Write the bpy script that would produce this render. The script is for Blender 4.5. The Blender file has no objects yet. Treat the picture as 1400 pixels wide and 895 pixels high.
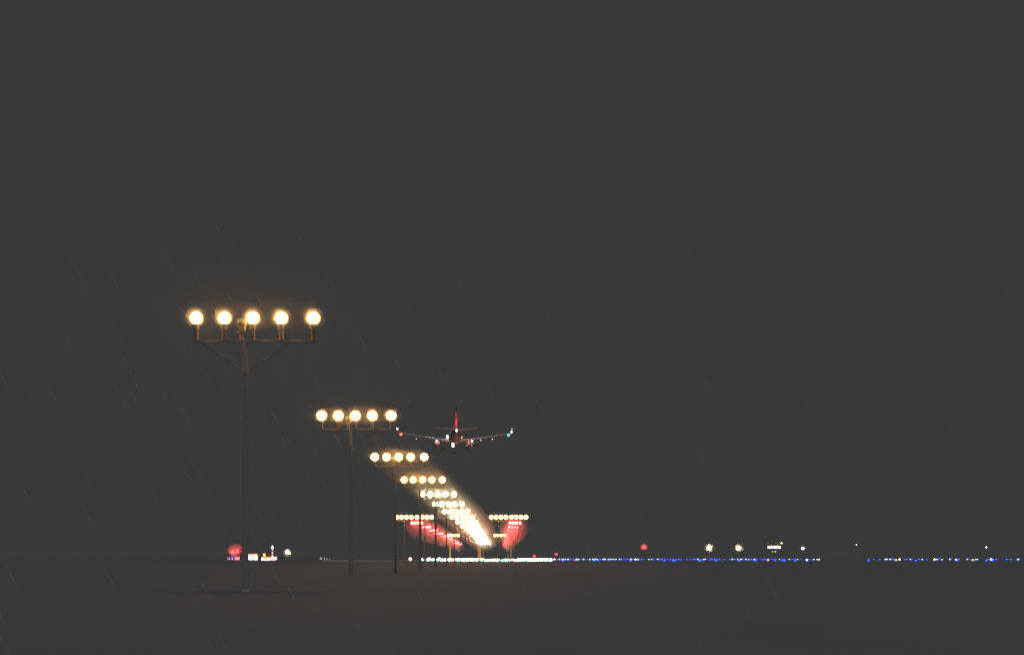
import bpy, bmesh, math, random
from mathutils import Vector, Matrix
R = math.radians
random.seed(7)
S = bpy.context.scene
C = S.collection

# ------------------------------------------------------------------ camera, world, light, exposure
W, H, F = 1400.0, 895.0, 1686.0          # photo pixels, focal length in photo pixels
HZ, EYE = 763.0, 1.2                     # row of the horizon, height of the camera
cd = bpy.data.cameras.new('camera')
cam = bpy.data.objects.new('camera', cd); C.objects.link(cam)
cam.location = (0, 0, EYE); cam.rotation_euler = (R(90), 0, 0)
cd.sensor_width = 36; cd.lens = 36 * F / W
cd.shift_y = (HZ - H / 2) / W
cd.clip_start = 0.1; cd.clip_end = 20000
S.camera = cam
GREY = 0.0423                            # flat glow of the overcast night sky
w = bpy.data.worlds.new('World'); S.world = w; w.use_nodes = True
bg = w.node_tree.nodes['Background']
bg.inputs[0].default_value = (1, 1, 1, 1); bg.inputs[1].default_value = GREY
sl = bpy.data.lights.new('ground_fill', 'SUN'); sl.energy = 1.04; sl.angle = R(12); sl.color = (1, 1, 1)  # overhead fill added to lift the ground to the sky's grey
so = bpy.data.objects.new('ground_fill', sl); C.objects.link(so); so.rotation_euler = (R(1), R(1), 0)
vs = S.view_settings
vs.view_transform = 'Standard'; vs.look = 'None'; vs.exposure = 0; vs.gamma = 1; vs.use_curve_mapping = False
cy = S.cycles
cy.use_denoising = True; cy.volume_bounces = 3; cy.max_bounces = 8
cy.sample_clamp_indirect = 2.0; cy.use_light_tree = True; cy.filter_width = 1.5

LAMP_E = 50.0

def P(px, py, d):                        # point seen at photo pixel (px, py), d metres ahead
    return Vector(((px - 700) * d / F, d, EYE + (HZ - py) * d / F))
def PXM(d): return d / F                 # metres per photo pixel at d

# ------------------------------------------------------------------ materials
MT = {}
def mat(name, col, rough=0.6, metal=0.0, var=0.12, scale=6.0, emis=None, es=0.0, sample='AUTO'):
    if name in MT: return MT[name]
    m = bpy.data.materials.new(name); m.use_nodes = True
    nt = m.node_tree; b = nt.nodes['Principled BSDF']
    b.inputs['Roughness'].default_value = rough; b.inputs['Metallic'].default_value = metal
    if emis is None:
        tc = nt.nodes.new('ShaderNodeTexCoord'); n = nt.nodes.new('ShaderNodeTexNoise')
        n.inputs['Scale'].default_value = scale; n.inputs['Detail'].default_value = 5
        nt.links.new(tc.outputs['Object'], n.inputs['Vector'])
        r = nt.nodes.new('ShaderNodeValToRGB')
        r.color_ramp.elements[0].position = .3; r.color_ramp.elements[1].position = .7
        r.color_ramp.elements[0].color = tuple(c * (1 - var) for c in col) + (1,)
        r.color_ramp.elements[1].color = tuple(min(1, c * (1 + var)) for c in col) + (1,)
        nt.links.new(n.outputs['Fac'], r.inputs[0]); nt.links.new(r.outputs[0], b.inputs['Base Color'])
    else:
        b.inputs['Base Color'].default_value = tuple(col) + (1,)
        b.inputs['Emission Color'].default_value = tuple(emis) + (1,)
        b.inputs['Emission Strength'].default_value = es
        m.cycles.emission_sampling = sample
    MT[name] = m
    return m
galv = mat('pale painted steel', (.84, .84, .83), .6, .0, var=.04)
paintw = mat('white paint', (.78, .78, .76), .4)
cast = mat('cast pale housing', (.78, .74, .66), .5, var=.06)
yelp = mat('yellow paint', (.75, .62, .05), .5)
redp = mat('red paint', (.6, .03, .02), .5)
brown = mat('brown roof sheet', (.42, .20, .09), .7)
dark = mat('dark rubber', (.03, .03, .03), .8)
warm = mat('warm lamp glass', (.8, .7, .5), .2, emis=(1, .46, .095), es=LAMP_E * .76)
warmhalo = mat('amber lens halo glow', (.6, .35, .1), .3, emis=(1, .46, .05), es=1.3, sample='NONE')  # glowing lens edge imitates the amber halo round each lamp
redl = mat('red lamp glass', (.7, .1, .1), .2, emis=(1, .024, .024), es=LAMP_E * 2.7)
palel = mat('pale warm lamp glass', (.8, .75, .6), .2, emis=(1, .70, .33), es=LAMP_E * 1.35)
redhalo = mat('red lens halo glow', (.6, .02, .02), .3, emis=(1, .03, .03), es=1.3, sample='NONE')  # glowing lens edge imitates the red halo round the side row lamps
flashg = mat('unlit flasher glass', (.62, .58, .47), .25)
def glow(name, c, s, sample='NONE'): return mat(name, c, .3, emis=c, es=s, sample=sample)
g_white = glow('white runway light', (1, .88, .66), 12)
g_green = glow('green runway light', (.10, .9, .6), 7)
g_blue = glow('blue taxiway light', (.018, .06, 1), 5)
g_pale = glow('pale blue taxiway light', (.3, .5, 1), 5)
g_orange = glow('orange light', (1, .4, .12), 4)
g_red = glow('red light', (1, .06, .05), 4)

# ------------------------------------------------------------------ mesh helpers
def NB(): return bmesh.new()
def tag(o, label=None, cat=None, group=None, kind=None):
    for k, v in (('label', label), ('category', cat), ('group', group), ('kind', kind)):
        if v: o[k] = v
    return o
def link(name, me, parent=None, loc=None, rot=None):
    o = bpy.data.objects.new(name, me); C.objects.link(o)
    if parent: o.parent = parent
    if loc is not None: o.location = loc
    if rot is not None: o.rotation_euler = rot
    return o
def finish(bm, name, mats, smooth=False):
    bmesh.ops.recalc_face_normals(bm, faces=bm.faces)
    me = bpy.data.meshes.new(name); bm.to_mesh(me); bm.free()
    for m in (mats if isinstance(mats, (list, tuple)) else [mats]): me.materials.append(m)
    if smooth:
        for p in me.polygons: p.use_smooth = True
    return me
def obj(name, bm, mats, parent=None, loc=None, smooth=False, rot=None):
    return link(name, finish(bm, name, mats, smooth), parent, loc, rot)
def box(bm, x0, x1, y0, y1, z0, z1, mi=0, bevel=0):
    v = [bm.verts.new((x, y, z)) for x in (x0, x1) for y in (y0, y1) for z in (z0, z1)]
    fs = [bm.faces.new([v[i] for i in q]) for q in
          ((0, 1, 3, 2), (4, 6, 7, 5), (0, 4, 5, 1), (2, 3, 7, 6), (0, 2, 6, 4), (1, 5, 7, 3))]
    for f in fs: f.material_index = mi
    if bevel:
        bmesh.ops.bevel(bm, geom=list({e for f in fs for e in f.edges}), offset=bevel, segments=2, affect='EDGES', profile=.7)
def frame(d):
    d = d.normalized(); u = Vector((0, 0, 1)) if abs(d.z) < .9 else Vector((1, 0, 0))
    a = d.cross(u).normalized(); return a, d.cross(a).normalized()
def tube(bm, p, q, r0, r1=None, n=12, mi=0):
    p, q = Vector(p), Vector(q); r1 = r0 if r1 is None else r1
    a, b = frame(q - p)
    rings = []
    for c, r in ((p, r0), (q, r1)):
        rings.append([bm.verts.new(c + (a * math.cos(t) + b * math.sin(t)) * r) for t in [2 * math.pi * k / n for k in range(n)]])
    for k in range(n):
        bm.faces.new((rings[0][k], rings[0][(k + 1) % n], rings[1][(k + 1) % n], rings[1][k])).material_index = mi
    bm.faces.new(rings[0][::-1]).material_index = mi; bm.faces.new(rings[1]).material_index = mi
def lathe(bm, prof, axis='z', n=16, c=(0, 0, 0), mis=None):
    """prof: (radius, height) list; the ends close to a point when radius is 0"""
    c = Vector(c); rows = []
    for r, h in prof:
        if r < 1e-6:
            pts = [(0, 0, h)]
        else:
            pts = [(r * math.cos(2 * math.pi * k / n), r * math.sin(2 * math.pi * k / n), h) for k in range(n)]
        if axis == 'y': pts = [(x, -z, y) for x, y, z in pts]      # height runs towards -Y
        rows.append([bm.verts.new(c + Vector(p)) for p in pts])
    for i in range(len(rows) - 1):
        A, B = rows[i], rows[i + 1]; mi = mis[i] if mis else 0
        for k in range(n):
            k2 = (k + 1) % n
            if len(A) == 1 and len(B) == 1: break
            if len(A) == 1: f = (A[0], B[k], B[k2])
            elif len(B) == 1: f = (A[k], A[k2], B[0])
            else: f = (A[k], A[k2], B[k2], B[k])
            bm.faces.new(f).material_index = mi
    if len(rows[0]) > 1: bm.faces.new(rows[0][::-1]).material_index = mis[0] if mis else 0
    if len(rows[-1]) > 1: bm.faces.new(rows[-1]).material_index = mis[-1] if mis else 0
def loft(bm, rings, mi=0):
    vs = [[bm.verts.new(p) for p in r] for r in rings]; n = len(vs[0])
    for a, b in zip(vs, vs[1:]):
        for k in range(n): bm.faces.new((a[k], a[(k + 1) % n], b[(k + 1) % n], b[k])).material_index = mi
    bm.faces.new(vs[0][::-1]).material_index = mi; bm.faces.new(vs[-1]).material_index = mi
def empty(name, loc, rz=0, label=None, cat=None, group=None):
    o = bpy.data.objects.new(name, None); C.objects.link(o); o.location = loc; o.rotation_euler = (0, 0, rz)
    o.empty_display_size = .5
    return tag(o, label, cat, group)

# ------------------------------------------------------------------ setting: ground, runway, taxiway
def sheet(name, pts, z, m, kind='structure'):
    bm = NB(); bm.faces.new([bm.verts.new((x, y, z)) for x, y in pts])
    return tag(obj(name, bm, m), kind=kind)
gm = mat('short wet grass', (.076, .079, .083), .95, var=.05, scale=.35)
asph = mat('runway asphalt', (.07, .07, .07), .28, var=.06, scale=.2)
mark = mat('runway marking paint', (.75, .75, .73), .6, var=.05)
sheet('ground', [(-2600, -40), (2600, -40), (2600, 3100), (-2600, 3100)], 0, gm)
def CX(d): return -9.0 - .0053 * d          # the line of the approach lights
def strip(x0, x1, d0, d1): return [(CX(d0) + x0, d0), (CX(d0) + x1, d0), (CX(d1) + x1, d1), (CX(d1) + x0, d1)]
sheet('runway', strip(-30, 30, 550, 2900), .02, asph)
bm = NB()
for k in range(8):
    for s in (-1, 1):
        x = s * (3 + k * 3)
        bm.faces.new([bm.verts.new((a, b, 0)) for a, b in strip(x - .9, x + .9, 562, 592)])
for k in range(30):
    bm.faces.new([bm.verts.new((a, b, 0)) for a, b in strip(-.45, .45, 640 + k * 50, 670 + k * 50)])
for s in (-1, 1):
    bm.faces.new([bm.verts.new((a, b, 0)) for a, b in strip(s * 28.5 - .45, s * 28.5 + .45, 562, 2600)])
    bm.faces.new([bm.verts.new((a, b, 0)) for a, b in strip(s * 12 - 3, s * 12 + 3, 900, 950)])
tag(obj('runway_markings', bm, mark, loc=(0, 0, .024)), kind='structure')
sheet('taxiway', [(28, 1335), (900, 1335), (900, 1358), (28, 1358)], .016, asph)

# ------------------------------------------------------------------ approach lamps
_mc = {}
def lens_mesh(Rr, col):
    key = ('lens', round(Rr, 2), col)
    if key not in _mc:
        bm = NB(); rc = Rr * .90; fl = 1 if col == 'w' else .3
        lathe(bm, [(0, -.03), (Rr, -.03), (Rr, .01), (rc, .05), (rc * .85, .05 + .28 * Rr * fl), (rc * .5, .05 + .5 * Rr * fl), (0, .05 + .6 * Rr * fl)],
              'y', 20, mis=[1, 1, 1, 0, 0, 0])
        _mc[key] = finish(bm, 'lens', {'w': [warm, warmhalo], 'p': [palel, warmhalo], 'r': [redl, redhalo]}[col], True)
    return _mc[key]
def lamp_mesh(Rr, zs):
    """can behind the lens, swivel collar and stem standing on the crossbar, zs below the centre"""
    key = ('lamp', round(Rr, 2), round(zs, 2))
    if key not in _mc:
        bm = NB()
        lathe(bm, [(0, -.42), (Rr * .45, -.40), (Rr * .80, -.20), (Rr * .97, -.06), (Rr * .97, -.03), (0, -.031)], 'y', 18)
        s = max(1, Rr / .24)
        tube(bm, (0, -.10, -Rr * .97), (0, -.10, -Rr - .17), .125, .115, 14)
        tube(bm, (0, -.08, -Rr - .165), (0, -.0, -zs + .04), .085, .08, 12)
        tube(bm, (0, 0, -zs + .06), (0, 0, -zs + .03), .11, .11, 12)
        _mc[key] = finish(bm, 'lamp', cast, False)
    return _mc[key]
def flasher_meshes():
    if 'fl' not in _mc:
        bm = NB()   # hooded head seen from the front, square shouldered on a swivel
        pr = [(-.085, 0), (-.105, .16), (-.20, .22), (-.20, .26), (-.22, .32), (-.19, .38), (-.17, .43), (.16, .43), (.17, .40), (.17, .20), (.13, .15), (.115, 0)]
        loft(bm, [[(x, y, z) for x, z in pr] for y in (-.12, .22)])
        tube(bm, (0, .05, .01), (0, .05, -.05), .13, .13, 14)
        tube(bm, (0, .05, -.04), (0, .05, -.32), .08, .08, 12)
        a = finish(bm, 'flasher', cast)
        bm = NB(); lathe(bm, [(.11, .12), (.11, .135), (0, .14)], 'y', 20, c=(-.01, 0, .30))
        _mc['fl'] = (a, finish(bm, 'flasher_glass', flashg, True))
    return _mc['fl']

LAMP_DROP = .81
def light_mast(X, Y, zl, xs, Rr, col, label, group, off=-.26, arm=1.6, flash=None, pr=.10):
    """T-shaped mast; zl height of the lamp centres, xs lamp offsets"""
    t = empty('approach_light_mast', (X, Y, 0), 0, label, 'approach light', group)
    zb = zl - LAMP_DROP
    bm = NB(); tube(bm, (off, 0, .06), (off, 0, zb - .05), pr * 1.15, pr * .85, 14)
    tube(bm, (off, 0, .0), (off, 0, .07), pr * 1.5, pr * 1.4, 14)
    tube(bm, (off, 0, zb - 1.18), (off, 0, zb - 1.02), pr * 1.35, pr * 1.35, 14)
    obj('pole', bm, galv, t)
    bm = NB(); box(bm, xs[0] - .10, xs[-1] + .18, -.06, .06, zb - .055, zb + .045, bevel=.012); obj('crossbar', bm, galv, t)
    for s in (-1, 1):
        bm = NB(); tube(bm, (off + s * pr * .8, 0, zb - 1.08), (off + s * arm, 0, zb - .065), .028, .028, 8); obj('brace', bm, galv, t)
    for k, x in enumerate(xs):
        l = link('lamp', lamp_mesh(Rr, LAMP_DROP), t, (x, 0, zl))
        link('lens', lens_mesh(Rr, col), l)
    if flash is not None:
        a, b = flasher_meshes()
        f = link('flasher', a, t, (flash, 0, zb + .36)); link('flasher_glass', b, f)
    return t
ORD = ['nearest', 'second nearest', 'third nearest', 'fourth nearest', 'fifth nearest', 'sixth nearest', 'seventh nearest', 'eighth nearest', 'ninth nearest',
       'tenth nearest', 'eleventh nearest', 'twelfth nearest', 'thirteenth nearest', 'fourteenth nearest', 'fifteenth nearest', 'sixteenth nearest', 'farthest']
def D(i): return 44.0 + 30 * (i - 1)
def LH(i):                                   # lamp height above the ground
    return EYE + 8.56 - .006 * (i - 1) - (2.15 * ((i - 8) / 9) ** 1.45 if i > 8 else 0)
RAD = [.235, .30, .335, .35, .36, .38, .40, .41] + [.42] * 9
XS5 = [-2.0, -1.0, 0.02, 1.03, 2.17]
for i in range(1, 18):
    d = D(i)
    light_mast(CX(d) - .02, d, LH(i), XS5, RAD[i - 1], 'w' if i < 5 else 'p',
               f'{ORD[i-1]} T-shaped mast with five warm white lamps in the centre line of the approach',
               'five-lamp masts of the approach centre line', flash=-.40 if i <= 10 else None, pr=.105 if i != 4 and i != 5 else .16)
d = D(8); k = PXM(d)
for px, lab in ((552.5, 'outer mast with four white lamps at the left end of the long crossbar row'),
                (580.2, 'inner mast with four white lamps on the left side of the long crossbar row'),
                (681.6, 'inner mast with four white lamps on the right side of the long crossbar row'),
                (709.2, 'outer mast with four white lamps at the right end of the long crossbar row')):
    light_mast(P(px, 706.6, d).x, d, P(px, 706.6, d).z, [-1.5, -.5, .5, 1.5], .42, 'w', lab, 'four-lamp masts of the long crossbar', off=0, arm=1.2)
d = D(13)
for px, lab in ((619.8, 'mast with four white lamps in the short crossbar, left of the centre line'),
                (683.2, 'mast with four white lamps in the short crossbar, right of the centre line')):
    light_mast(P(px, 731.5, d).x, d - .8, P(px, 731.5, d).z, [-1.55, -.52, .52, 1.55], .44, 'w', lab, 'four-lamp masts of the short crossbar', off=0, arm=1.2)
for i in range(9, 18):
    d = D(i); u = (i - 9) / 8
    for s, nm in ((-1, 'left'), (1, 'right')):
        o = 11.4 - .3 * u if s < 0 else 11.2 - 1.1 * u
        light_mast(CX(d) + s * o, d, LH(i) - .25, [-1.1, -.37, .37, 1.1], .34, 'r',
                   f'{ORD[i-9] if i < 17 else "farthest"} mast with four red lamps in the {nm} side row',
                   'red four-lamp masts of the side rows', off=0, arm=.9, pr=.09)
# thin yellow poles beneath the last masts
for px, y0, lab in ((615.3, 742, 'thin yellow pole rising left of the centre line under the last red lamps'),
                    (654.6, 741, 'thin yellow pole left of its red neighbour under the end of the centre line'),
                    (657.0, 741, 'thin yellow pole right of its red neighbour under the end of the centre line'),
                    (698.8, 742, 'thin yellow pole rising at the right side row under the red lamps')):
    p = P(px, y0, 505); t = empty('marker_pole', (p.x, 505, 0), 0, lab, 'pole', 'thin marker poles before the runway')
    bm = NB(); tube(bm, (0, 0, .12), (0, 0, p.z), .15, .11, 10); obj('shaft', bm, glow('yellow pole glow', (1, .75, .03), .9), t)  # emission stands in for runway light falling on the yellow pole
    bm = NB(); tube(bm, (0, 0, 0), (0, 0, .12), .35, .35, 12); obj('base_plate', bm, galv, t)
p = P(655.8, 747, 505); t = empty('marker_pole', (p.x, 505.6, 0), 0, 'short red pole between two thin yellow poles under the centre line', 'pole', 'thin marker poles before the runway')
bm = NB(); tube(bm, (0, 0, .12), (0, 0, p.z), .16, .13, 10); obj('shaft', bm, glow('red pole glow', (1, .05, .08), .8), t)  # red pole's emission likewise stands in for light falling on it
bm = NB(); tube(bm, (0, 0, 0), (0, 0, .12), .35, .35, 12); obj('base_plate', bm, galv, t)

# ------------------------------------------------------------------ small ground lights
def light_meshes(r, m):
    key = ('gl', round(r, 2), m.name)
    if key not in _mc:
        bm = NB(); lathe(bm, [(r * .9, 0), (r * .9, r * .08), (r * .5, r * .14), (r * .42, r * .2)], 'z', 10); a = finish(bm, 'fixture', galv)
        bm = NB(); lathe(bm, [(r * .45, r * .15), (r * .9, r * .3), (r, r * .75), (r * .85, r * 1.2), (r * .4, r * 1.5), (0, r * 1.55)], 'z', 12)
        _mc[key] = (a, finish(bm, 'globe', m, True))
    return _mc[key]
def ground_light(x, y, r, m, label, cat, group, name='runway_light', z=.024):
    a, b = light_meshes(r, m)
    t = link(name, a, None, (x, y, z)); tag(t, label, cat, group); link('globe', b, t)
    return t
n = 18
for k in range(n):
    ground_light(CX(554) - 27.5 + 55 * k / (n - 1), 548, .62, g_green, 'green light in the row across the near end of the runway', 'runway light', 'green threshold lights')
for k in range(26):  # filler row added to thicken the bright strip
    x = P(598 + 5.9 * k + random.uniform(-1, 1), 766, 515).x
    ground_light(x, 515, random.uniform(.42, .62), g_white if k % 5 else g_green, 'filler light added in the lowest bright row just before the runway', 'runway light', 'filler row added before the runway', z=0)
for k in range(24):  # filler row added to close the gap in the bright strip
    ground_light(CX(640) - 26.5 + 53 * k / 23, 640, .5, g_white, 'white filler light added in a row across the runway behind the green ones', 'runway light', 'white filler row across the runway')
for s in (-1, 1):
    for k in range(34):
        y = 575 + 45 * k
        ground_light(CX(y) + s * 30, y, .72 + .0002 * (y - 550), g_white, f'white edge light along the {"left" if s<0 else "right"} side of the runway', 'runway light', f'{"left" if s<0 else "right"} runway edge lights')
for k in range(40):
    y = 565 + 22 * k
    ground_light(CX(y), y, .5, g_white, 'white light in the centre line of the runway', 'runway light', 'runway centre line lights')
for s in (-1, 1):
    for k in range(16):
        y = 572 + 30 * k
        for j in range(3):
            ground_light(CX(y) + s * (9 + j * 2.2), y, .58, g_white, f'white touchdown light on the {"left" if s<0 else "right"} half of the runway', 'runway light', f'{"left" if s<0 else "right"} touchdown zone lights')
for k, px in enumerate((561, 574.5, 587.3, 600.7)):                      # glide path units
    p = P(px, 764.4, 820)
    nm = ['outermost', 'second from the left', 'third from the left', 'innermost'][k]
    t = empty('glide_path_light', (p.x, 820, 0), 0, f'{nm} of the four red glide path lights left of the runway', 'glide path light', 'four glide path lights')
    bm = NB(); box(bm, -1.1, 1.1, -.6, .9, .45, 1.35, bevel=.08); obj('housing', bm, paintw, t)
    for x in (-.8, .8):
        bm = NB(); tube(bm, (x, 0, 0), (x, 0, .46), .08, n=8); obj('leg', bm, galv, t)
    bm = NB(); lathe(bm, [(.95, .62), (.9, .75), (.5, .95), (0, 1.0)], 'y', 16, c=(0, 0, .9), mis=[1, 0, 0])
    obj('lens', bm, [glow('glide path lens', (1, .25, .2), 16), glow('glide path rim', (1, .03, .02), 3)], t, smooth=True)
# blue taxiway lights
near = [812.5, 818, 862, 908.5, 920, 922.5, 956, 957.5, 979, 1011, 1031, 1033.5, 1060, 1070, 1073, 1087, 1104, 1252, 1309, 1348.5, 1357, 1187.5, 741, 769]
for px in near:
    ground_light(P(px, 765, 545).x, 545, .36, g_blue, 'blue light on the near side of the taxiway at the right', 'taxiway light', 'nearer blue taxiway lights', 'taxiway_light', 0)
far = [732 + i * 3.7 + random.uniform(-.9, .9) for i in range(106)]
far += [1187.5, 1195, 1202.5, 1210.5, 1212.5, 1217, 1220, 1222, 1230, 1237, 1240, 1244.5, 1246.5, 1256, 1261, 1267, 1277.5, 1281, 1284, 1288, 1298.5, 1300, 1307, 1311,
        1322.5, 1325.5, 1334, 1336.5, 1349, 1352, 1355, 1357.5, 1362, 1376.5, 1382, 1391.5, 1393.5]
for px in far:
    if random.random() < .06 and px < 1130: continue
    g = random.random(); m = g_blue if g < (.62 if px > 900 else .4) else (g_pale if g < .95 else g_white)
    y = random.uniform(1000, 1250)
    ground_light(P(px, 765, y).x, y, random.uniform(.48, .72) * (1 if px < 1090 or px > 1180 else .75), m,
                 f'{"blue" if m is g_blue else "pale blue" if m is g_pale else "whitish"} light in the long row along the far taxiway', 'taxiway light',
                 f'{"blue" if m is g_blue else "pale blue" if m is g_pale else "whitish"} far taxiway lights', 'taxiway_light', 0)
for px, m, lab in ((1050, g_orange, 'orange light between the blue taxiway lights below the lit cabin'), (1225, g_orange, 'orange light in the blue row right of its gap'),
                   (1330, g_orange, 'orange light in the blue row near the right edge'), (787, g_red, 'red light at the start of the blue row right of the runway'),
                   (753, g_red, 'red light low beside the right end of the runway glow'), (1103, g_white, 'yellowish light near the right end of the long blue row')):
    ground_light(P(px, 765, 700).x, 700, .5, m, lab, 'taxiway light', None, 'taxiway_light', 0)
# pale strip added to imitate a lit ground edge before the runway
bm = NB(); x0, x1 = P(440, 765, 540).x, P(742, 765, 540).x
loft(bm, [[(x, 539.2, 0), (x, 539.6, .24), (x, 540.1, .30), (x, 540.6, 0)] for x in (x0, x1)])
tag(obj('lit_edge_strip', bm, mat('pale edge tone', (.32, .30, .21), .8)), 'long pale strip added as a lit ground edge across the near end of the runway', 'ground edge')

# ------------------------------------------------------------------ masts, floodlights and buildings on the horizon
def beacon(px, py, d, rpx, lab, m, striped=True):
    p = P(px, py, d); r = rpx * PXM(d)
    t = empty('beacon_mast', (p.x, d, 0), 0, lab, 'beacon')
    top = p.z - r; nb = 6
    bm = NB()
    for i in range(nb): tube(bm, (0, 0, top * i / nb), (0, 0, top * (i + 1) / nb), .14, .14, 8, i % 2)
    obj('pole', bm, [redp, paintw], t)
    bm = NB(); tube(bm, (0, 0, top - .05), (0, 0, top + .12), r * .8, r * .8, 12); obj('lamp_base', bm, galv, t)
    bm = NB(); lathe(bm, [(r * .75, .1), (r, r * .7), (r * .95, r * 1.2), (r * .55, r * 1.8), (0, r * 2)], 'z', 14, c=(0, 0, top)); obj('globe', bm, m, t, smooth=True)
red_b = glow('red beacon glass', (1, .03, .03), 6, 'AUTO'); red_c = glow('red beacon strong glass', (1, .010, .012), 34, 'AUTO')
beacon(880.5, 747.2, 700, 3.0, 'red beacon on a red and white striped mast right of the runway', red_b)
beacon(730.5, 759.5, 720, 1.5, 'lower of two small red beacons right of the runway glow', red_b)
beacon(760.5, 757.0, 720, 1.6, 'higher of two small red beacons right of the runway glow', red_b)
fl_a = glow('amber floodlight glass', (1, .68, .3), 60, 'AUTO'); fl_b = glow('blue white floodlight glass', (.85, .8, 1), 20, 'AUTO')
def flood(px, py, d, rpx, lab, m, heads=1, tilt=0):
    p = P(px, py, d); r = rpx * PXM(d)
    t = empty('floodlight_mast', (p.x, d, 0), 0, lab, 'floodlight')
    bm = NB(); tube(bm, (0, .3, 0), (0, .3, p.z), .22, .12, 10); tube(bm, (0, .3, 0), (0, .3, .2), .5, .5, 10); obj('pole', bm, galv, t)
    h = empty('x', (0, 0, 0)); bpy.data.objects.remove(h)
    for j in range(heads):
        x = (j - (heads - 1) / 2) * 2.3 * r
        bm = NB(); loft(bm, [[(x - r, y, p.z - r * .8 * q), (x + r, y, p.z - r * .8 * q), (x + r, y, p.z + r * .8 * q), (x - r, y, p.z + r * .8 * q)] for y, q in ((-.02, 1), (.25, .8), (.5, .4))])
        o = obj('lamp_head', bm, cast, t)
        bm = NB(); lathe(bm, [(r * .9, .02), (r * .86, .10), (r * .5, .22), (0, .26)], 'y', 14, c=(x, 0, p.z)); obj('lens', bm, m, o, smooth=True)
flood(969.5, 748.3, 900, 3.0, 'brightest amber floodlight on a mast above the blue taxiway lights', fl_a)
flood(1009.5, 748.5, 900, 2.7, 'amber floodlight just right of the brightest floodlight', fl_a)
flood(1097.5, 749.0, 1000, 1.7, 'cold bluish white floodlight right of the lit cabin', fl_b)
flood(1348.5, 747.5, 1000, .7, 'faint whitish lamp on a mast near the right edge', glow('faint lamp glass', (.85, .8, 1), 18))
flood(1171, 744.0, 1000, .6, 'very faint lamp on a mast above the gap in the blue lights', glow('faintest lamp glass', (.8, .75, 1), 6))
flood(1068.5, 742.0, 1000, .9, 'small orange lamp on a mast above the lit cabin', glow('orange lamp glass', (1, .45, .12), 14))

# service building with a lit glazed front (1058, 747)
d = 850; k = PXM(d); p = P(1058.3, 747, d)
t = empty('airfield_building', (p.x, d, 0), 0, 'raised grey airfield cabin with a long glowing window strip', 'cabin')
hw = 8.3 * k; zt = P(0, 741.5, d).z; zs = P(0, 749.3, d).z
bm = NB(); box(bm, -hw, hw, 0, 4, zs, zt, bevel=.06); obj('body', bm, mat('grey cladding', (.55, .55, .55), .6), t)
for sx, x0, x1, m in ((0, -8.6, -.4, glow('lit strip warm', (1, .45, .25), 9)), (1, .4, 8.6, glow('lit strip yellow', (1, .85, .5), 9))):
    bm = NB(); box(bm, x0 * k, x1 * k, -.25, -.02, P(0, 748.6, d).z, P(0, 746.4, d).z, bevel=.08); obj('window', bm, m, t)
for x in (-1, 1):
    bm = NB(); tube(bm, (x * hw * .8, 2, 0), (x * hw * .8, 2, zs), .2, n=8); obj('leg', bm, galv, t)
    bm = NB(); lathe(bm, [(.35, 0), (.35, .2), (.2, .35), (0, .4)], 'y', 10, c=(x * 2.1 * k * 1.0, 1.0, P(0, 753.5, d).z)); obj('lower_lamp', bm, glow('dim white lamp', (.8, .8, .8), 2), t)
bm = NB(); tube(bm, (hw * .5, 2, zt), (hw * .5, 2, zt + 1.1), .06, n=6); obj('antenna', bm, galv, t)

# ---- left cluster, d = 900
d = 900; k = PXM(d)
def Q(px, py): return P(px, py, d)
def part_box(par, name, px0, px1, py0, py1, y0, y1, m, bevel=.05):
    bm = NB(); c = par.location
    box(bm, Q(px0, 0).x - c.x, Q(px1, 0).x - c.x, y0, y1, max(0, Q(0, py1).z), Q(0, py0).z, bevel=bevel); return obj(name, bm, m, par)
lit = glow('lit white facade glass', (1, .97, .9), 7); lorg = glow('lit orange window', (1, .42, .16), 2.6); lpink = glow('lit pink window', (1, .25, .28), 2.4)
def part_gable(par, name, px0, px1, py0, py1, y0, y1, m):
    bm = NB(); cx = par.location.x; x0, x1 = Q(px0, 0).x - cx, Q(px1, 0).x - cx; z0, z1 = Q(0, py1).z, Q(0, py0).z
    loft(bm, [[(x0, y, z0), (x1, y, z0), (x1, y, z0 + .3), ((x0 + x1) / 2 + .6, y, z1), (x0, y, z0 + .5)] for y in (y0, y1)]); return obj(name, bm, m, par)
# white hall
t = empty('airfield_building', (Q(343, 0).x, d, 0), 0, 'low hall with a brightly lit white front and orange roofs', 'building')
part_box(t, 'wall', 335, 352.2, 758.5, 766, 0, 9, paintw)
part_box(t, 'window', 335.8, 345, 760.2, 764.4, -.2, -.02, lit); part_box(t, 'window', 347.2, 351.6, 760.2, 764.4, -.2, -.02, lit)
part_box(t, 'window', 336, 351.5, 759.2, 760.0, -.15, -.02, lit)
part_gable(t, 'roof', 344, 352.5, 755.6, 759.4, -.3, 9.4, brown)
part_box(t, 'roof_light', 337, 341, 756.9, 758.3, .6, 3, lorg); part_box(t, 'roof_light', 343, 345.2, 756.9, 758.3, .6, 3, lorg); part_box(t, 'roof_light', 347, 351.5, 756.8, 758.6, -.5, -.32, lorg)
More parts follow.
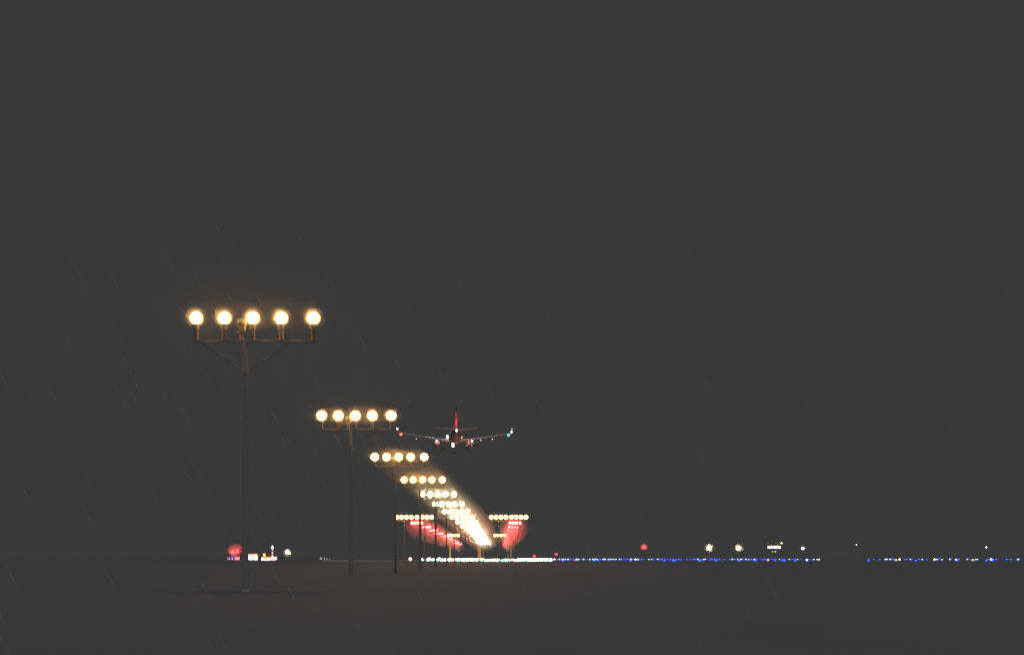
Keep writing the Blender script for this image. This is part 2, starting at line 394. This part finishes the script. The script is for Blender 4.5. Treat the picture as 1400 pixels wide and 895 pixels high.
# orange building
t = empty('airfield_building', (Q(362, 0).x, d + 2, 0), 0, 'orange lit building with a stepped outline between the white hall and the striped tower', 'building')
part_box(t, 'wall', 356.5, 368.8, 760.5, 766, 0, 8, mat('ochre render', (.5, .28, .12), .8))
part_box(t, 'tower_block', 358.5, 362.5, 755.8, 760.6, .5, 6, mat('ochre render', (.5, .28, .12), .8))
for a in ((358.9, 362, 756.2, 760.2, lorg), (356.9, 359.4, 762, 765.3, lit), (360.2, 363.2, 761.2, 764, lorg), (363.8, 368.3, 761.2, 764.2, lorg), (360.3, 368.4, 764.7, 766.0, lit)):
    part_box(t, 'window', a[0], a[1], a[2], a[3], -.2 if a[2] > 760 else .3, -.02 if a[2] > 760 else .48, a[4])
part_box(t, 'door', 359.6, 360.2, 762, 766, -.12, -.02, dark)
part_gable(t, 'roof', 362.6, 370, 757.2, 760.7, .2, 8, brown)
# striped tower and its chequered base
t = empty('radio_tower', (Q(373.2, 0).x, d - 2, 0), 0, 'slim red and white tower with a pointed white top on a chequered base', 'tower')
bm = NB(); z0, z1 = Q(0, 760.8).z, Q(0, 749).z; nb = 5
for i in range(nb): tube(bm, (0, 0, z0 + (z1 - z0) * i / nb), (0, 0, z0 + (z1 - z0) * (i + 1) / nb), .62 - .06 * i, .56 - .06 * i, 10, i % 2)
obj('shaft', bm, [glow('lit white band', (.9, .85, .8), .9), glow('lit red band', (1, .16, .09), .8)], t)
bm = NB(); lathe(bm, [(.95, 0), (.95, .35), (.5, 1.1), (0, 2.2)], 'z', 12, c=(0, 0, z1)); obj('top_light', bm, glow('tower top lamp', (.95, 1, .95), 3), t)
bm = NB(); cx = t.location.x
xa, xb = Q(371, 0).x - cx, Q(378.6, 0).x - cx; zb = Q(0, 760.8).z
for i in range(6):
    for j in range(4):
        x0 = xa + (xb - xa) * i / 6; x1 = xa + (xb - xa) * (i + 1) / 6
        box(bm, x0, x1, -1.5, 1.5, zb * j / 4, zb * (j + 1) / 4, (i + j) % 2)
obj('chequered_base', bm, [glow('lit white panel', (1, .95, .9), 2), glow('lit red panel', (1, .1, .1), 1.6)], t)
# pink hut
t = empty('airfield_hut', (Q(324, 0).x, d, 0), 0, 'small hut with red and white lit panels under the red glow', 'hut')
part_box(t, 'wall', 320.8, 327.6, 760.3, 766, 0, 3, redp)
for x in (321.2, 323.5, 325.7): part_box(t, 'window', x, x + 1.5, 761, 764.6, -.2, -.02, lpink)
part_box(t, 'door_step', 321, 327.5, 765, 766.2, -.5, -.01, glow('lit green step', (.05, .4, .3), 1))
# marker posts in several colours
for px, c, lab in ((311.5, (1, .1, .08), 'red lit post at the left end of the horizon group'), (313.6, (.15, .4, 1), 'light blue lit post beside the red post'),
                   (315.6, (.05, .08, .8), 'dark blue lit post left of the small hut'), (317.6, (.6, .5, .9), 'lilac lit post nearest the small hut')):
    p = Q(px, 761.4); t = empty('marker_post', (p.x, d, 0), 0, lab, 'post', 'coloured posts left of the hut')
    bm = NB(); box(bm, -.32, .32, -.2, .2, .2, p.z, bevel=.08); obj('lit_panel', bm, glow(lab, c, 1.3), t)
    bm = NB(); tube(bm, (0, 0, 0), (0, 0, .25), .2, n=8); obj('foot', bm, galv, t)
# two red beacons in front of a dark tree
for px, py, lab in ((318.3, 754.0, 'left red beacon of the glowing red pair at the far left'), (325.0, 753.0, 'right red beacon of the glowing red pair at the far left')):
    beacon(px, py, 900, 2.6, lab, red_c)
# lit windsock
p = Q(392, 754); t = empty('windsock', (Q(391, 0).x, 700, 0), 0, 'brightly lit windsock drooping to the right with a red mouth and yellow tip', 'windsock')
kk = PXM(700); zt = EYE + (HZ - 752.6) * kk; t.location.x = (390.8 - 700) * kk
bm = NB(); tube(bm, (0, 0, 0), (0, 0, zt + .4), .10, .06, 10); obj('pole', bm, galv, t)
dirv = Vector((1, 0, -.78)).normalized(); o0 = Vector((.1, 0, zt + .2))
def sock(a, b, ra, rb, nm, m):
    bm = NB(); tube(bm, o0 + dirv * a, o0 + dirv * b, ra, rb, 16); obj(nm, bm, m, t)
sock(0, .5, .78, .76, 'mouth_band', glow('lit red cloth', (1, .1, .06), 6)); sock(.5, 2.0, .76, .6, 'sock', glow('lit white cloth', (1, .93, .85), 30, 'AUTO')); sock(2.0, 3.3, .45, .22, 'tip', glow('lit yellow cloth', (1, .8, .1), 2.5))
# low white signs
for px, hgt, ww, lab in ((438.8, 3.4, 1.2, 'widest white sign board left of the pale strip'), (443.8, 2.8, .7, 'white sign board second from the left by the pale strip'),
                    (447.0, 2.6, .5, 'narrow white sign board third from the left by the pale strip'), (450.5, 1.0, .6, 'lowest white marker right of the three sign boards')):
    dd = 650; kk = PXM(dd); t = empty('sign_board', ((px - 700) * kk, dd, 0), 0, lab, 'sign', 'small pale sign boards')
    z1 = EYE + (HZ - 765 + hgt) * kk
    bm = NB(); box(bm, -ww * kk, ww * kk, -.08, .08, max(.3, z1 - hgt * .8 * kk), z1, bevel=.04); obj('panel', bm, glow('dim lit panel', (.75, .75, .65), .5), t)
    bm = NB(); tube(bm, (-.2, .1, 0), (-.2, .1, .5), .05, n=6); tube(bm, (.2, .1, 0), (.2, .1, .5), .05, n=6); obj('leg', bm, galv, t)
# shrubs by the buildings
lf = mat('dark green leaves', (.07, .11, .045), .8); bark = mat('bark', (.12, .09, .06), .9)
def tree(px, d, h, rw, lab, nl=500):
    x = (px - 700) * PXM(d); t = empty('tree', (x, d, 0), 0, lab, 'tree')
    bm = NB(); tube(bm, (0, 0, 0), (0, 0, h * .6), .18, .09, 8)
    for q in range(6):
        a = q * 1.1; z = h * (.3 + .06 * q); tube(bm, (0, 0, z), (math.cos(a) * rw * .7, math.sin(a) * rw * .7, z + h * .2), .07, .03, 6)
    obj('trunk', bm, bark, t)
    bm = NB(); rr = random.Random(int(px))
    cl = [(rr.gauss(0, rw * .4), rr.gauss(0, rw * .4), rr.uniform(h * .4, h * .9), rr.uniform(.25, .5) * rw) for _ in range(12)]
    for _ in range(nl):
        c = rr.choice(cl); v = Vector((rr.gauss(0, 1), rr.gauss(0, 1), rr.gauss(0, 1))).normalized() * c[3] * rr.random() ** .4
        p = Vector(c[:3]) + v; a = Vector((rr.gauss(0, 1), rr.gauss(0, 1), rr.gauss(0, 1))).normalized(); b = a.orthogonal().normalized(); s = rr.uniform(.12, .25)
        bm.faces.new([bm.verts.new(p + a * s), bm.verts.new(p + b * s * .5), bm.verts.new(p - a * s), bm.verts.new(p - b * s * .5)])
    obj('crown', bm, lf, t)
tree(328.5, 890, 9.3, 2.2, 'dark bushy tree beside the two glowing red beacons')
tree(386, 880, 2.6, 1.6, 'low shrub between the chequered tower base and the windsock', 300)

# ------------------------------------------------------------------ aircraft, seen from behind and below
d = 368; k = PXM(d); p = P(621.8, 597.0, d)
A = empty('passenger_jet', p, R(7), 'passenger jet flying away low over the runway with red tail fin, gear down', 'aircraft')
A.rotation_euler = (R(2.5), R(0), R(4))
skin = mat('pale aircraft paint', (.52, .54, .56), .6, var=.03, scale=.6)
tyre = mat('wet rubber', (.3, .3, .3), .4)
bm = NB(); fr = []
for y, z, r in ((18.6, -.5, .12), (18.2, -.45, .6), (17, -.3, 1.2), (15, -.1, 1.75), (12.5, 0, 1.97), (0, 0, 1.98), (-8, 0, 1.95), (-12, .35, 1.55), (-15.5, .8, .95), (-18, 1.15, .45), (-18.9, 1.25, .2)):
    fr.append([(r * math.cos(a), y, z + r * math.sin(a)) for a in [2 * math.pi * q / 24 for q in range(24)]])
loft(bm, fr); obj('fuselage', bm, skin, A, smooth=True)
def foil(c, x, y, z, th, vertical=False):
    prof = [(0, 0), (.08, .5), (.3, .62), (.6, .4), (1, .03), (.6, -.3), (.3, -.4), (.08, -.35)]
    return [((x + t_ * th, y - u * c, z) if vertical else (x, y - u * c, z + t_ * th)) for u, t_ in prof]
for s in (-1, 1):
    bm = NB(); loft(bm, [foil(6.6, s * 1.2, 4.5, -1.15, .9), foil(4.2, s * 6.2, 1.9, -.6, .55), foil(1.5, s * 16.9, -3.7, .95, .2)]); w_ = obj('wing', bm, skin, A)
    bm = NB(); loft(bm, [foil(1.5, s * 16.9, -3.7, .95, .15), foil(.6, s * 17.35, -4.6, 3.1, .1)]); obj('winglet', bm, skin, w_)
    for x in (4.6, 8.4, 11.6):
        bm = NB(); z = -1.15 + (x - 1.2) * .134; y = 0.2 - x * .33
        loft(bm, [[(s * x + r * math.cos(a), yy, z - .25 + r * 1.3 * math.sin(a)) for a in [math.pi * q / 4 for q in range(8)]] for yy, r in ((y, .05), (y - 1.2, .2), (y - 3.4, .06))]); obj('flap_fairing', bm, skin, w_)
    bm = NB(); loft(bm, [foil(3.2, s * .5, -14.2, 1.1, .35), foil(1.3, s * 6.2, -16.6, 1.7, .14)]); obj('tailplane', bm, skin, A)
    bm = NB(); lathe(bm, [(.85, 0), (1.05, .15), (1.12, 1.4), (1.0, 2.9), (.8, 3.6), (.45, 3.65), (.38, 4.4), (0, 4.8)], 'y', 20, c=(s * 5.5, 4.9, -2.1)); e_ = obj('engine', bm, skin, A, smooth=True)
    bm = NB(); box(bm, s * 5.5 - .12, s * 5.5 + .12, .2, 3.6, -1.1, -.75); obj('pylon', bm, skin, e_)
    # main gear
    bm = NB(); tube(bm, (s * 3.6, -.6, -1.2), (s * 3.6, -.6, -3.7), .12, n=8); tube(bm, (s * 3.25, -.6, -3.7), (s * 3.95, -.6, -3.7), .07, n=8); g_ = obj('main_gear', bm, galv, A)
    for x in (-.4, .4):
        bm = NB(); tube(bm, (s * 3.6 + x - .18, -.6, -3.7), (s * 3.6 + x + .18, -.6, -3.7), .58, n=16); obj('wheel', bm, tyre, g_)
bm = NB(); loft(bm, [foil(5.9, 0, -11.6, 1.35, .75, True), foil(4.6, 0, -13.6, 3.9, .6, True), foil(2.6, 0, -16.3, 7.4, .35, True)])
fin = obj('tail_fin', bm, mat('red tail paint', (.62, .03, .04), .4), A)
bm = NB(); loft(bm, [foil(.3, -.02, -11.5, 1.4, .5, True), foil(.3, 0, -16.2, 7.4, .26, True)]); obj('leading_edge', bm, paintw, fin)
bm = NB(); tube(bm, (0, 12.6, -1.8), (0, 12.6, -4.2), .1, n=8); ng = obj('nose_gear', bm, galv, A)
for x in (-.28, .28):
    bm = NB(); tube(bm, (x - .12, 12.6, -4.2), (x + .12, 12.6, -4.2), .4, n=14); obj('wheel', bm, tyre, ng)
p = P(621.8, 597.0, d)
def pl(name, px, py, m, rx=1.2, rz=None, y=-19.5, par=A):
    """aircraft lamp, or a glint on a nacelle, placed on the airframe"""
    rz = rz or rx; x = (px - 700) * (368 + y) / F - p.x + y * math.sin(R(4)); z = (HZ - py) * (368 + y) / F + EYE - p.z - y * math.sin(R(2.5))
    bm = NB(); bmesh.ops.create_icosphere(bm, subdivisions=2, radius=1, matrix=Matrix.Translation((x, y, z)) @ Matrix.Diagonal((rx * k, .25, rz * k, 1)))
    obj(name, bm, m, par, smooth=True)
a_w = glow('white aircraft lamp', (1, .93, .8), 14); a_a = glow('warm aircraft lamp', (1, .6, .25), 5); a_d = glow('dim aircraft lamp', (.8, .9, .9), .8)
a_r = glow('red aircraft lamp', (1, .08, .05), 6); a_g = glow('green aircraft lamp', (.05, .8, .5), 5); a_l = glow('white gear lamp', (1, .95, 1), 8)
pl('tail_lamp', 624.2, 588.3, a_w, 1.0, 1.2, -19.2)
pl('landing_lamp', 611.6, 597, a_w, 1.3, 2.2, -1.0); pl('landing_lamp', 631.0, 597.2, a_a, 1.0, 1.6, -1.0)
pl('gear_lamp', 619.2, 603.2, a_l, 2.4, .9, 0); pl('gear_lamp', 619.3, 606.5, a_l, 1.2, 3.2, 0); pl('gear_lamp', 619.3, 609.6, a_l, 1.7, .9, 0)
pl('position_lamp', 548.5, 594, a_r, 1.7, 1.5, -5); pl('position_lamp', 695.5, 594, a_g, 1.4, 1.6, -5)
pl('wing_tip_lamp', 543.6, 586.5, a_w, .55, 1.0, -5); pl('wing_tip_lamp', 699.4, 589.5, a_w, .6, 1.1, -5); pl('wing_tip_lamp', 700, 585.5, a_d, 1.0, .8, -5)
pl('nacelle_glint', 597.0, 603.0, a_w, .6, 1.2, 0); pl('nacelle_glint', 600.0, 604.8, a_r, .8, .9, 0); pl('nacelle_glint', 645.2, 602.8, a_w, .7, 1.0, 0); pl('nacelle_glint', 641, 604.6, a_r, 1.0, 1.6, 0)  # glowing blobs imitate white and red reflections on the engine nacelles
for px, py in ((569.5, 599.8), (583, 597.3), (587.5, 598), (592, 598.3), (657.5, 601), (673.3, 599.7), (644.5, 608), (638.5, 608)):
    pl('wing_lamp', px, py, a_d if px not in (569.5, 657.5, 673.3) else glow('small wing lamp', (.9, .9, .85), 1.6), .6, .8, -3)
for s in (-1, 1):   # the lamps on the tailplane that light the fin
    ld = bpy.data.lights.new('fin_light', 'SPOT'); ld.energy = 1300; ld.spot_size = R(75); ld.color = (1, .9, .85); ld.shadow_soft_size = .1
    lo = bpy.data.objects.new('fin_light', ld); C.objects.link(lo); lo.parent = A; lo.location = (s * 3.2, -18.5, 1.9)
    lo.rotation_euler = (Vector((0, -14.8, 4.4)) - lo.location).to_track_quat('-Z', 'Y').to_euler()

# ------------------------------------------------------------------ rain
rm = bpy.data.materials.new('rain water'); rm.use_nodes = True; nt = rm.node_tree; nt.nodes.clear()
out = nt.nodes.new('ShaderNodeOutputMaterial'); tr = nt.nodes.new('ShaderNodeBsdfTranslucent'); df = nt.nodes.new('ShaderNodeBsdfDiffuse'); mx = nt.nodes.new('ShaderNodeMixShader')
tr.inputs[0].default_value = (.66, .66, .66, 1); df.inputs[0].default_value = (.66, .66, .66, 1); mx.inputs[0].default_value = .6
nt.links.new(tr.outputs[0], mx.inputs[1]); nt.links.new(df.outputs[0], mx.inputs[2]); nt.links.new(mx.outputs[0], out.inputs[0])
bm = NB(); rr = random.Random(3)
def drop(px, py, d, L, r):
    c = P(px, py, d)
    if c.z < .15: return
    dv = Vector((.47 + rr.gauss(0, .02), rr.uniform(-.1, .1), -.88)).normalized(); a, b = frame(dv)
    e0 = bm.verts.new(c - dv * L / 2); e1 = bm.verts.new(c + dv * L / 2)
    m_ = [bm.verts.new(c + dv * L * .12 + (a * math.cos(q) + b * math.sin(q)) * r) for q in (0, 2.1, 4.2)]
    for q in range(3): bm.faces.new((e0, m_[q], m_[(q + 1) % 3])); bm.faces.new((e1, m_[(q + 1) % 3], m_[q]))
for _ in range(150):
    d = rr.uniform(7, 46); px = rr.uniform(-30, 1430); py = rr.uniform(310, 900)
    drop(px, py, d, rr.uniform(28, 85) * PXM(d), rr.uniform(.2, .42) * PXM(d))
for _ in range(50):
    d = rr.uniform(30, 80); px = rr.gauss(440, 130); py = rr.gauss(520, 90)
    drop(px, py, d, rr.uniform(12, 36) * PXM(d), rr.uniform(.3, .5) * PXM(d))
tag(obj('rain', bm, rm), 'fine slanting rain falling through the whole scene', 'rain', kind='stuff')

# ------------------------------------------------------------------ drizzle added round the lamps to imitate their glare (scatters their light, gives off none)
def mistmat(name, dens, g, col=(.98, .98, .98)):
    m = bpy.data.materials.new(name); m.use_nodes = True; nt = m.node_tree; nt.nodes.clear()
    out = nt.nodes.new('ShaderNodeOutputMaterial'); pv = nt.nodes.new('ShaderNodeVolumePrincipled')
    pv.inputs['Color'].default_value = col + (1,); pv.inputs['Density'].default_value = dens; pv.inputs['Anisotropy'].default_value = g
    nt.links.new(pv.outputs[0], out.inputs['Volume']); m.cycles.volume_sampling = 'EQUIANGULAR'; return m
def mist(label, bm, m):
    o = obj('mist', bm, m, smooth=True); tag(o, label, 'mist', kind='stuff'); o.display_type = 'WIRE'  # volume added and shaped to imitate lamp glare
def ball(bm, c, rx, ry, rz): bmesh.ops.create_icosphere(bm, subdivisions=3, radius=1, matrix=Matrix.Translation(c) @ Matrix.Diagonal((rx, ry, rz, 1)))
def tunnel(bm, pts, n=24):
    """closed tube of elliptical rings: (centre, half width, half height)"""
    loft(bm, [[c + Vector((a * math.cos(t), 0, b * math.sin(t))) for t in [2 * math.pi * q / n for q in range(n)]] for c, a, b in pts])
M_ball = mistmat('dense drizzle', .03, .5); M_b2 = mistmat('dense drizzle close to a lamp', .07, .5); M_b3 = mistmat('drizzle closest to a lamp', .22, .5); M_cig = mistmat('drizzle round a lamp row', .02, .6); M_cig2 = mistmat('denser drizzle round a lamp row', .05, .6)
M_wide = mistmat('thin drizzle', .0022, .6); M_tun = mistmat('drizzle along the lamps', .0024, .7); M_red = mistmat('drizzle by the red lamps', .008, .6)
for i in range(1, 18):
    d = D(i); X = CX(d) - .02; z = LH(i)
    if i < 3:
        bm = NB()
        for x in XS5: ball(bm, (X + x, d - .15, z), .48, .48, .48)
        mist('added mist imitating the close glare round each lamp', bm, M_ball)
        for q, m2 in ((.42, M_b2), (.36, M_b3), (.30, M_b3)):
            bm = NB(); q *= 1 if i == 1 else 1.12
            for x in XS5: ball(bm, (X + x, d - .12, z), q, q, q)
            mist('added mist imitating the close glare round each lamp', bm, m2)
    bm = NB(); r = min(1.15, .72 + .04 * i)
    ball(bm, (X + .05, d - .2, z), 2.4 + r, r * 1.1, r); mist('added mist imitating the glare round a row of lamps', bm, M_cig)
    if i > 1:
        bm = NB(); r *= .72; ball(bm, (X + .05, d - .2, z), 2.5 + r, r, r); mist('added mist imitating the glare close round a row of lamps', bm, M_cig2)
    if i < 4:
        bm = NB(); ball(bm, (X, d - .3, z), 3.2, 2.2, 1.3); mist('added thin mist imitating the glare round a row of lamps', bm, M_wide)
        bm = NB(); ball(bm, (X, d - .3, z), 4.1, 3, 2.1); mist('added wide thin mist imitating the glare round a row of lamps', bm, M_wide)
for px, d, py in ((552.5, D(8), 706.6), (580.2, D(8), 706.6), (681.6, D(8), 706.6), (709.2, D(8), 706.6), (619.8, D(13) - .8, 731.5), (683.2, D(13) - .8, 731.5)):
    c = P(px, py, d); bm = NB(); ball(bm, (c.x, c.y - .2, c.z), 2.6, 1.6, 1.15); mist('added mist imitating the glare round a row of lamps', bm, M_cig)
M_in = mistmat('inner drizzle along the lamps', .017, .7); M_mid = mistmat('middle drizzle along the lamps', .0045, .7)
for f, m_ in ((1.0, M_tun), (.68, M_mid), (.38, M_in)):
    bm = NB(); rings = []
    for d in list(range(96, 545, 16)) + [546, 552]:
        i = (d - 44) / 30 + 1; e = f * min(3.9, .6 + (d - 96) * .0132)
        if d == 96: e = .12
        if d == 552: e *= .5
        rings.append((Vector((CX(d), d, LH(i) + .1 + e * .1)), (2.3 if d > 96 else .4) + e, e))
    tunnel(bm, rings); mist('long bank of added mist imitating the glare round the centre line lamps', bm, m_)
M_redin = mistmat('inner drizzle by the red lamps', .018, .6)
for s in (-1, 1):
    for f, m_ in ((1, M_red), (.72, M_red), (.5, M_redin)):
        bm = NB(); rings = []
        for d in range(268, 549, 14):
            i = max(9, (d - 44) / 30 + 1); u = min(1, (i - 9) / 8); o = 11.4 - .3 * u if s < 0 else 11.2 - 1.1 * u
            e = f * (.25 if d == 268 else .7 if d == 282 else .35 if d > 547 else .8 if d > 530 else 1)
            rings.append((Vector((CX(d) + s * o, d, LH(i) - .9 * f)), (3.7 - 1.1 * u) * e, (3.2 - .7 * u) * e))
        tunnel(bm, rings); mist('bank of added mist imitating the red glare round a side row', bm, m_)
M_far = mistmat('drizzle round a far lamp', .07, .5)
for px, py, d, r in ((880.5, 747.2, 700, 2.4), (322, 752.5, 900, 5.5), (969.5, 748.3, 900, 3.6), (1009.5, 748.5, 900, 3.4), (1097.5, 749, 1000, 2.4), (393, 755, 700, 2.6)):
    c = P(px, py, d); bm = NB(); ball(bm, c, r * 1.1, r, r); mist('added mist imitating the glare round a far lamp', bm, M_far)
